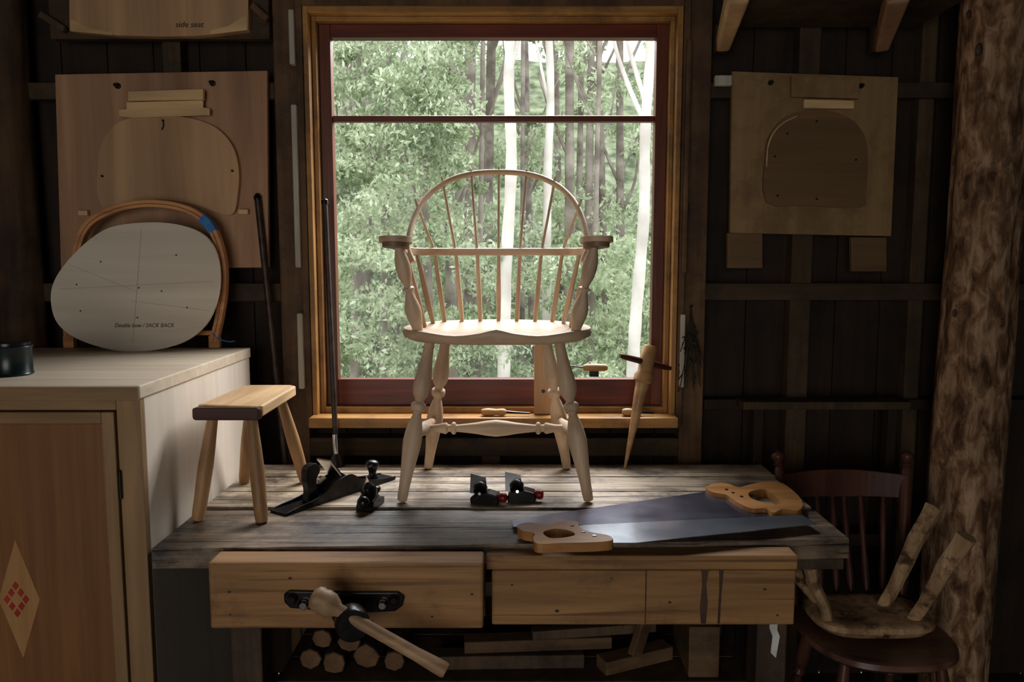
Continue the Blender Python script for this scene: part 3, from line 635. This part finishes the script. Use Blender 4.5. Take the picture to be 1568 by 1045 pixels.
def spokeshave(name,p,yaw):
    global T; T=place(p,yaw); g=[]
    lp=[(-.036,0),(.036,0),(.040,.012),(.034,.026),(.010,.032),(-.02,.030),(-.038,.016)]
    g.append(plate('body',[lp],-.022,.022,'iron','XZ',bevel=.005))
    g.append(plate('blade',[[(-.044,.022),(.004,.020),(-.004,.062),(-.046,.070)]],.004,.0065,'steelb','XZ',bevel=0,tilt=lambda v:Vector((v.x,v.y+(v.z-.02)*.35,v.z))))
    g.append(lathe('clamp_disc',(-.012,-.012,.032),(-.014,.004,.05),[(0,.018),(.6,.019),(1,.012),(1,0)],'iron',18,1))
    g.append(lathe('end_knob',(.034,-.004,.018),(.058,-.006,.018),[(0,.009),(.3,.012),(.8,.0125),(1,.007),(1,0)],'redpaint',16,2))
    g.append(lathe('small_screw',(-.01,-.020,.030),(-.01,-.026,.031),[(0,.004),(1,.004),(1,0)],'steelb',10,1))
    T=Matrix.Identity(4); return group(name,g)
p=PZ(743,776); spokeshave('spokeshave',(p.x,p.y+.03,BT+.0005),math.radians(-12))
p=PZ(799,772); spokeshave('spokeshave',(p.x,p.y+.03,BT+.0005),math.radians(-4))

# ============================================================ SAWS
def LZ(pts,z): return [((q:=PZ(u,v,z)).x,q.y) for u,v in pts]
def teeth(a,b,n,h):
    a=Vector(a);b=Vector(b);d=(b-a)/n;nr=Vector((d.y,-d.x)).normalized()*h;out=[]
    for i in range(n): out+= [tuple(a+d*i),tuple(a+d*(i+.5)+nr)]
    out.append(tuple(b)); return out
z1=BT+.011
q0=LZ([(1195,795)],z1)[0]; q1=LZ([(787,808)],z1)[0]
s1=[plate('blade',[LZ([(783,797),(1090,752),(1150,757)],z1)+teeth(q0,q1,90,.0022)],z1-.0008,z1+.0008,'steel','XY',bevel=0),
    plate('handle',[LZ([(1080,753),(1100,746),(1116,748),(1130,753),(1148,749),(1172,744),(1198,747),(1222,766),(1229,781),(1221,789),(1198,787),(1184,793),(1172,786),(1150,786),(1128,776),(1112,765),(1092,761)],z1),
                    LZ([(1146,762),(1158,757),(1172,757),(1188,768),(1196,778),(1184,780),(1166,776),(1150,770)],z1)],BT+.0005,BT+.023,'sawh','XY',bevel=.005,smoothn=4)]
for u,v in ((1122,762),(1135,768),(1112,757)):
    q=PZ(u,v,z1); s1.append(lathe('saw_nut',(q.x,q.y,BT+.022),(q.x,q.y,BT+.0245),[(0,.006),(1,.005),(1,0)],'steelb',12,1))
group('hand_saw',s1)
z2=BT+.0185
s2=[plate('blade',[LZ([(862,812),(890,805),(1228,789),(1250,803),(975,832),(905,832)],z2)],z2-.0008,z2+.0008,'steel2','XY',bevel=0),
    plate('handle',[LZ([(792,811),(812,807),(838,811),(860,805),(884,806),(888,815),(905,822),(932,827),(937,835),(905,838),(860,839),(824,840),(816,832),(818,824),(800,820)],z2),
                    LZ([(832,822),(850,817),(872,820),(880,826),(866,830),(842,831)],z2)],BT+.0075,BT+.029,'sawh','XY',bevel=.005,smoothn=4)]
for u,v in ((893,822),(910,828),(876,812)):
    q=PZ(u,v,z2); s2.append(lathe('saw_nut',(q.x,q.y,BT+.028),(q.x,q.y,BT+.0305),[(0,.006),(1,.005),(1,0)],'steelb',12,1))
group('hand_saw',s2)

# ============================================================ BARS, REAMER, SILL TOOLS
a=PY(495,312,2.405); b_=PZ(517,712)
group('clamp_bar',[tube('bar',[(a.x,2.425,a.z),Vector((a.x,2.425,a.z)).lerp(Vector((b_.x,2.37,BT+.04)),.5),(b_.x,2.37,BT+.04)],.0085,'rust',10,up=(0,1,0)),
  lathe('bar_end_cap',(a.x,2.425,a.z),(a.x-.001,2.426,a.z+.015),[(0,.011),(.8,.011),(1,.008),(1,0)],'iron',12,1),
  lathe('ferrule',(b_.x-.003,2.371,BT+.10),(b_.x,2.37,BT+.035),[(0,.0095),(.5,.0105),(1,.0095)],'steelb',12,1),
  lathe('foot',(b_.x,2.37,BT+.04),(b_.x,2.37,BT),[(0,.012),(.5,.022),(1,.026),(1,0)],'iron',16,1)])
a=PY(393,306,2.44)
group('iron_pry_bar',[tube('bar',[Vector((a.x,2.45,a.z)),Vector((a.x,2.45,a.z)).lerp(Vector((-.66,2.425,.01)),.5),Vector((-.66,2.425,.01))],.0105,'rust',10,up=(0,1,0)),
  lathe('bar_tip',Vector((a.x,2.45,a.z)),Vector((a.x-.002,2.452,a.z+.02)),[(0,.0105),(.5,.012),(1,.005),(1,0)],'iron',12,1)])
t0=PY(1000,532,2.36); t1=PZ(953,710); t1=Vector((t1.x,2.345,BT))
t0=Vector((t0.x,2.41,t0.z))
rm=[lathe('reamer_body',t0,t1,[(0,0),(0,.017),(.02,.022),(.12,.024),(.22,.023),(.25,.030),(.29,.030),(.31,.021),(.5,.0165),(.75,.010),(1,.004),(1,0)],'turn',20,1)]
h0=PY(950,546,2.33); h1=PY(1044,569,2.44); c_=t0.lerp(t1,.14)
d=(Vector((h1.x,2.43,h1.z))-Vector((h0.x,2.34,h0.z))).normalized()
rm.append(lathe('reamer_handle',c_-d*.10,c_+d*.092,[(0,0),(0,.006),(.1,.009),(.5,.0105),(.9,.009),(1,.006),(1,0)],'stooldark',14,1))
group('tapered_reamer',rm)
def drawtool(name,u0,u1,v,y,z,mh='turn'):
    A_=PY(u0,v,y);B_=PY(u1,v,y); zz=z+.0125
    g=[lathe('handle',(A_.x,y,zz),(B_.x,y,zz),[(0,0),(0,.006),(.04,.010),(.3,.0125),(.6,.010),(.85,.0115),(.97,.009),(1,.006),(1,0)],mh,16,2)]
    return g,B_,zz
g,B_,zz=drawtool('x',737,775,607,2.43,.925)
g.append(tube('tang',[(B_.x,2.43,zz),(B_.x+.03,2.43,zz-.002),(B_.x+.075,2.43,zz-.004)],[.005,.004,.003],'iron',8,up=(0,1,0)))
group('chisel',g)
g,B_,zz=drawtool('x',953,982,607,2.43,.925); g.append(tube('tang',[(B_.x,2.43,zz),(B_.x+.04,2.432,zz-.004)],[.005,.003],'iron',8,up=(0,1,0))); group('chisel',g)
gy=2.45; q=PY(818,540,gy); q2=PY(846,622,gy)
group('turning_gauge',[plate('gauge_board',[[(q.x,.926),(q2.x,.926),(q2.x+.002,PY(0,540,gy).z+.01),(q.x+.01,PY(0,540,gy).z+.035),(q.x,PY(0,540,gy).z+.02)]],gy,gy+.010,'plyd'),
   lathe('gauge_hole_rim',((q.x+q2.x)/2,gy,1.0),((q.x+q2.x)/2,gy-.004,1.0),[(0,.006),(1,.005),(1,0)],'iron',12,1)])
g=[]; A_=PY(893,563,2.50);B_=PY(930,563,2.50)
g.append(lathe('handle',(A_.x,2.498,A_.z),(B_.x,2.498,A_.z),[(0,0),(0,.008),(.1,.0115),(.5,.0125),(.9,.0115),(1,.008),(1,0)],'turn',16,1))
g.append(tube('blade_tang',[(A_.x,2.498,A_.z),(A_.x-.03,2.5,A_.z+.004),(A_.x-.1,2.505,A_.z+.002)],.0025,'iron',8,up=(0,1,0)))
g.append(box('ledge_clip',A_.x+.02,A_.x+.05,2.495,2.515,A_.z-.03,A_.z-.010,'iron',.001))
group('drawknife',g)
hb=[]; top=Vector((.565,2.475,wz(470,2.47)))
hb.append(lathe('nail',(top.x,2.49,top.z),(top.x,2.462,top.z+.003),[(0,.002),(1,.002),(1,.004),(1,0)],'iron',8,1))
rr=random.Random(4)
for i in range(26):
    ex=rr.uniform(-.045,.04); ez=rr.uniform(.13,.28); ey=rr.uniform(-.05,.005)
    P=spl([top,top+Vector((ex*.25,ey*.4-.006,-ez*.4)),top+Vector((ex,ey-.006,-ez))],5)
    hb.append(tube('twig',P,.0016,'herb',5,up=(0,1,0)))
    for k in range(4):
        b_=P[5+k]; o=Vector((rr.uniform(-.014,.014),rr.uniform(-.012,.004),rr.uniform(-.02,.0)))
        hb.append(tube('twiglet',[b_,b_+o*.5,b_+o],.0024,'herb',5,up=(0,1,0)))
group('dried_herb_bunch',hb)

# ============================================================ DARK CHAIR + upturned stool (right)
dc=[]; SH=.44
def dseat(name,cx,cy,a,b,z0,z1,mat,rot=0,e=2.6,dish=.01):
    vs=[];fs=[];A=44; R=[('b',0.01,z0),('b',.88,z0),('m',1,z0+(z1-z0)*.5),('m',.985,z1-.004),('t',.93,z1),('t',.75,z1-dish*.7),('t',.4,z1-dish),('t',.01,z1-dish)]
    for _,k,z in R:
        for j in range(A):
            g=2*math.pi*j/A; c_,s_=math.cos(g),math.sin(g); r=1/((abs(c_)/a)**e+(abs(s_)/b)**e)**(1/e)*k
            x,y=r*math.cos(g+rot),r*math.sin(g+rot); vs.append((cx+x,cy+y,z))
    for i in range(len(R)-1):
        for j in range(A):
            j2=(j+1)%A; fs.append((i*A+j,i*A+j2,(i+1)*A+j2,(i+1)*A+j))
    fs.append(tuple(range(A))); fs.append(tuple(range((len(R)-1)*A,len(R)*A)))
    return mk(name,vs,fs,mat,smooth=True)
seatc=PZ(1352,985,SH)
dc.append(dseat('seat',seatc.x+.01,2.0,.19,.20,SH-.035,SH,'seatred'))
cx=seatc.x+.01
bl0=Vector((cx-.155,2.15,SH-.01)); pl=PY(1190,690,2.30); pr_=PY(1389,690,2.30)
br0=Vector((cx+.155,2.15,SH-.01))
postp=[(0,.012),(.1,.014),(.2,.018),(.28,.013),(.3,.018),(.33,.013),(.5,.016),(.7,.017),(.86,.015),(.89,.010),(.905,.016),(.92,.010),(.95,.019),(.975,.017),(.99,.008),(1,.004),(1,0)]
dc.append(lathe('back_post_l',bl0,pl,postp,'darkchair',16,2)); dc.append(lathe('back_post_r',br0,pr_,postp,'darkchair',16,2))
c0=bl0.lerp(pl,.76); c1=br0.lerp(pr_,.76); mdl=(c0+c1)/2+Vector((0,.035,0))
crest=spl([c0,c0.lerp(mdl,.55)+Vector((0,.01,0)),mdl,c1.lerp(mdl,.55)+Vector((0,.01,0)),c1],5)
nn=len(crest)
dc.append(sweep('crest_rail',crest,lambda i:[(-.005,-.035-.006*math.sin(math.pi*i/(nn-1))),(.005,-.035-.006*math.sin(math.pi*i/(nn-1))),(.005,.035+.008*math.sin(math.pi*i/(nn-1))),(-.005,.035+.008*math.sin(math.pi*i/(nn-1)))],'darkchair',up=(0,0,1),smooth=False,bevel=.003))
for i in range(6):
    t=(i+1)/7; a=bl0.lerp(br0,t)+Vector((0,.02,0)); q=crest[int(round(t*(nn-1)))]-Vector((0,0,.035)); dc.append(lathe('back_spindle_%d'%i,a,q,[(0,.006),(.25,.010),(.5,.007),(.75,.009),(1,.005)],'darkchair',12,3))
lg={}
for n,(x0,y0,x1,y1) in {'fl':(-.12,-.12,-.17,-.17),'fr':(.12,-.12,.17,-.17),'bl':(-.11,.12,-.16,.19),'br':(.11,.12,.16,.19)}.items():
    a=Vector((cx+x0,2.0+y0,SH-.03)); b_=Vector((cx+x1,2.0+y1,0)); dc.append(lathe('leg_'+n,a,b_,[(0,.012),(.2,.018),(.35,.02),(.4,.012),(.43,.018),(.46,.012),(.6,.019),(.8,.015),(1,.011),(1,0)],'darkchair',16,2)); lg[n]=a.lerp(b_,.55)
for a,b_ in (('fl','fr'),('bl','br'),('fl','bl'),('fr','br')): dc.append(lathe('stretcher_%s_%s'%(a,b_),lg[a],lg[b_],[(0,.008),(.5,.013),(1,.008)],'darkchair',12,4))
group('dark_side_chair',dc)
us=[]; z0=SH+.001
us.append(dseat('stool_seat',cx,2.03,.158,.11,z0,z0+.034,'rough',e=3.6,dish=.0))
def roughleg(n,a,b_,r0,r1):
    P=spl([a,a.lerp(b_,.3)+Vector((.004,.003,0)),a.lerp(b_,.65)-Vector((.005,0,0)),b_],4); k=len(P); rr=random.Random(n)
    offs=[rr.uniform(.8,1.15) for _ in range(7)]
    return sweep(n,P,lambda i:[((r0+(r1-r0)*i/(k-1))*offs[j]*(1+.06*math.sin(i*1.7+j))*math.cos(2*math.pi*j/7),(r0+(r1-r0)*i/(k-1))*offs[j]*math.sin(2*math.pi*j/7)) for j in range(7)],'rough',up=(0,1,0),smooth=False,bevel=.002)
zt=z0+.026
us.append(roughleg('leg_a',Vector((cx+.055,2.06,zt)),PY(1430,778,2.13),.015,.025))
us.append(roughleg('leg_b',Vector((cx+.10,1.98,zt)),PY(1482,822,1.90),.017,.028))
us.append(roughleg('leg_c',Vector((cx-.125,1.98,zt)),PY(1240,866,1.90),.014,.020))
us.append(roughleg('leg_d',Vector((cx-.12,2.07,zt)),PY(1216,870,2.16),.012,.016))
group('unfinished_stool',us)
group('wall_bench',[box('top',.72,1.24,2.40,2.48,.95,.975,'stud'),box('upright_l',.76,.79,2.42,2.46,0,.95,'wall'),box('upright_r',1.18,1.21,2.42,2.46,0,.95,'wall'),box('cross_rail',.79,1.18,2.43,2.45,.5,.54,'wall')])

# ============================================================ OUTSIDE: hillside forest
def leafmat(name,cols):
    m,nt,b=base(name,.5,0,.5); N=nt.nodes; L=nt.links
    tc=N.new('ShaderNodeTexCoord'); n=N.new('ShaderNodeTexNoise'); n.inputs['Scale'].default_value=1.0; n.inputs['Detail'].default_value=3
    L.new(tc.outputs['Object'],n.inputs['Vector'])
    n2=N.new('ShaderNodeTexNoise'); n2.inputs['Scale'].default_value=16; n2.inputs['Detail'].default_value=2; L.new(tc.outputs['Object'],n2.inputs['Vector'])
    ad=N.new('ShaderNodeMath'); ad.operation='MULTIPLY_ADD'; ad.inputs[1].default_value=.6; L.new(n2.outputs[0],ad.inputs[0])
    sub=N.new('ShaderNodeMath'); sub.operation='MULTIPLY'; sub.inputs[1].default_value=.6; L.new(n.outputs[0],sub.inputs[0]); L.new(sub.outputs[0],ad.inputs[2])
    r=N.new('ShaderNodeValToRGB'); r.color_ramp.elements[0].position=.42; r.color_ramp.elements[0].color=lin(cols[0]); r.color_ramp.elements[1].position=.74; r.color_ramp.elements[1].color=lin(cols[2])
    x=r.color_ramp.elements.new(.58); x.color=lin(cols[1]); L.new(ad.outputs[0],r.inputs[0]); L.new(r.outputs[0],b.inputs['Base Color'])
    tl_=N.new('ShaderNodeBsdfTranslucent'); L.new(r.outputs[0],tl_.inputs[0]); mx=N.new('ShaderNodeMixShader'); mx.inputs[0].default_value=.3
    L.new(b.outputs[0],mx.inputs[1]); L.new(tl_.outputs[0],mx.inputs[2]); L.new(mx.outputs[0],N['Material Output'].inputs[0])
    return m
lm=leafmat('eucalypt_leaves',[(122,136,106),(170,184,148),(220,228,198)])
def foliage(name,centers,radii,per,size,mat):
    centers=np.array(centers); radii=np.array(radii); n=len(centers)*per
    c=np.repeat(centers,per,0); r=np.repeat(radii,per)
    d=rng.normal(size=(n,3)); d/=np.linalg.norm(d,axis=1)[:,None]; rad=rng.uniform(.05,1,n)**.5
    p=c+d*(r*rad)[:,None]*np.array([1,1,.65])
    a=rng.normal(size=(n,3)); a[:,2]-=.6; a/=np.linalg.norm(a,axis=1)[:,None]
    b=rng.normal(size=(n,3)); b-=a*(a*b).sum(1)[:,None]; b/=np.linalg.norm(b,axis=1)[:,None]
    s=(size*rng.uniform(.6,1.4,n)*(p[:,1]/10))[:,None]
    V=np.stack([p-a*s,p+b*s*.42,p+a*s,p-b*s*.42],1).reshape(-1,3)
    me=bpy.data.meshes.new(name); me.vertices.add(n*4); me.vertices.foreach_set('co',V.ravel())
    me.loops.add(n*4); me.loops.foreach_set('vertex_index',np.arange(n*4,dtype=np.int32))
    me.polygons.add(n); me.polygons.foreach_set('loop_start',np.arange(0,n*4,4,dtype=np.int32)); me.polygons.foreach_set('loop_total',np.full(n,4,dtype=np.int32))
    me.update(calc_edges=True); me.validate(); me.materials.append(mat)
    ob=bpy.data.objects.new(name,me); scene.collection.objects.link(ob); return ob
C=[];R=[]
for i in range(1300):
    y=rng.uniform(9,18); x=rng.uniform(-.55,.5)*y
    zl=1.42-.17*y; zh=1.42+.34*y
    t=rng.uniform(0,1)**1.35; z=zl+(zh-zl)*t
    if t>.45 and x>-.04*y and rng.uniform()<.58: continue
    C.append((x,y,z)); R.append(rng.uniform(.16,.5)*y/12)
for i in range(95):   # leafy tree to the left
    y=rng.uniform(7.8,9); x=rng.uniform(-.26,-.06)*y; z=1.42+rng.uniform(.0,.27)*y; C.append((x,y,z)); R.append(rng.uniform(.12,.36))
for i in range(90):   # bushes low
    y=rng.uniform(7.2,9); x=rng.uniform(-.35,.3)*y; z=1.42+rng.uniform(-.15,.02)*y; C.append((x,y,z)); R.append(rng.uniform(.12,.36))
foliage('forest_foliage',C,R,170,.043,lm)
wt=noisy('white_gum_bark',(186,178,168),(222,216,208),3,.7,0,.3,.3,.02)
gt=noisy('grey_bark',(104,94,86),(160,150,140),4,.8,0,.2,.4,.02)
def gum(name,uv,y,r,mat,branches=()):
    pts=[PY(u,v,y) for u,v in uv]; pts=spl(pts,6); n=len(pts)
    rr=[r*(1.25-.5*k/n)*(1+.06*math.sin(k*1.9)) for k in range(n)]
    g=[tube('trunk',pts,rr,mat,12,up=(0,1,0))]
    for b in branches:
        q=spl([PY(u,v,y+.0) for u,v in b],5); m=len(q); g.append(tube('branch',q,[r*.5*(1-.6*k/m) for k in range(m)],mat,8,up=(0,1,0)))
    return group(name,g)
gum('gum_tree',[(764,900),(771,600),(774,430),(783,250),(779,120),(786,0),(792,-200)],7.4,.052,wt,[[(783,100),(800,40),(830,-40)]])
gum('gum_tree',[(958,900),(968,600),(974,480),(986,330),(988,200),(997,60),(1005,-150)],7.0,.050,wt,[[(988,190),(962,130),(940,60),(935,-30)],[(990,160),(965,80),(955,20)]])
gum('gum_tree',[(836,700),(838,300),(843,150),(840,0),(846,-200)],9,.044,wt,[[(843,170),(826,90),(812,10)]])
for i,(u,y,r) in enumerate([(872,10,.06),(900,12,.06),(690,9,.06),(720,11,.08),(745,13,.08),(650,12,.06),(560,11,.07),(535,14,.1),(610,15,.07),(925,12,.05),(812,12,.05),(950,12,.06),(400,11,.09),(300,12,.1),(1100,11,.1),(1200,13,.08),(545,9,.045),(655,8.6,.04),(700,14,.07),(858,14,.06),(885,15,.06),(800,10,.03),(910,9,.03),(735,9.5,.03),(590,9.2,.035)]):
    s=rng.uniform(-14,14); br=[]
    for k in range(3):
        v0=rng.uniform(40,350); sd=rng.choice([-1,1]); br.append([(u+s*.2,v0),(u+sd*22,v0-50),(u+sd*rng.uniform(30,60),v0-130)])
    gum('gum_tree',[(u-s,760),(u,400),(u+s*.4,200),(u+s,-120)],y,r,gt,br)
hm=noisy('hillside_undergrowth',(78,88,66),(146,156,126),2.2,.9,0,.1,.3,.1)
vs=[];fs=[];nx,ny=40,40
for j in range(ny+1):
    for i in range(nx+1):
        x=-26+52*i/nx; y=2.9+ (30*j/ny); z=-1.3+max(0,y-5)*.10+max(0,y-17)**1.15*.33+rng.uniform(-.12,.12)*(y>4)
        vs.append((x,y,z))
for j in range(ny):
    for i in range(nx): a=j*(nx+1)+i; fs.append((a,a+1,a+nx+2,a+nx+1))
mk('ground_hillside',vs,fs,hm,smooth=True)

# ============================================================ LIGHT
w=bpy.data.worlds.new('overcast_sky'); scene.world=w; w.use_nodes=True; bg=w.node_tree.nodes['Background']
bg.inputs[0].default_value=(.94,.97,1,1); bg.inputs[1].default_value=2.6
def area(n,loc,target,sx,sy,power,col):
    l=bpy.data.lights.new(n,'AREA'); l.shape='RECTANGLE'; l.size=sx; l.size_y=sy; l.energy=power; l.color=col
    o=bpy.data.objects.new(n,l); scene.collection.objects.link(o); o.location=loc; o.rotation_euler=(Vector(target)-Vector(loc)).to_track_quat('-Z','Y').to_euler(); return o
area('sky_light_over_window',(.5,3.6,3.1),(-.25,2.0,1.0),2.2,1.3,240,(.96,.97,1))
area('doorway_fill_lamp',(-.9,-2.45,1.3),(-.5,2.5,.9),1.7,1.6,18,(1,.87,.70))  # added fill lamp in front of the unseen door opening, lifts camera-side faces
try:
    scene.view_settings.view_transform='Standard'; scene.view_settings.look='None'
except Exception: pass
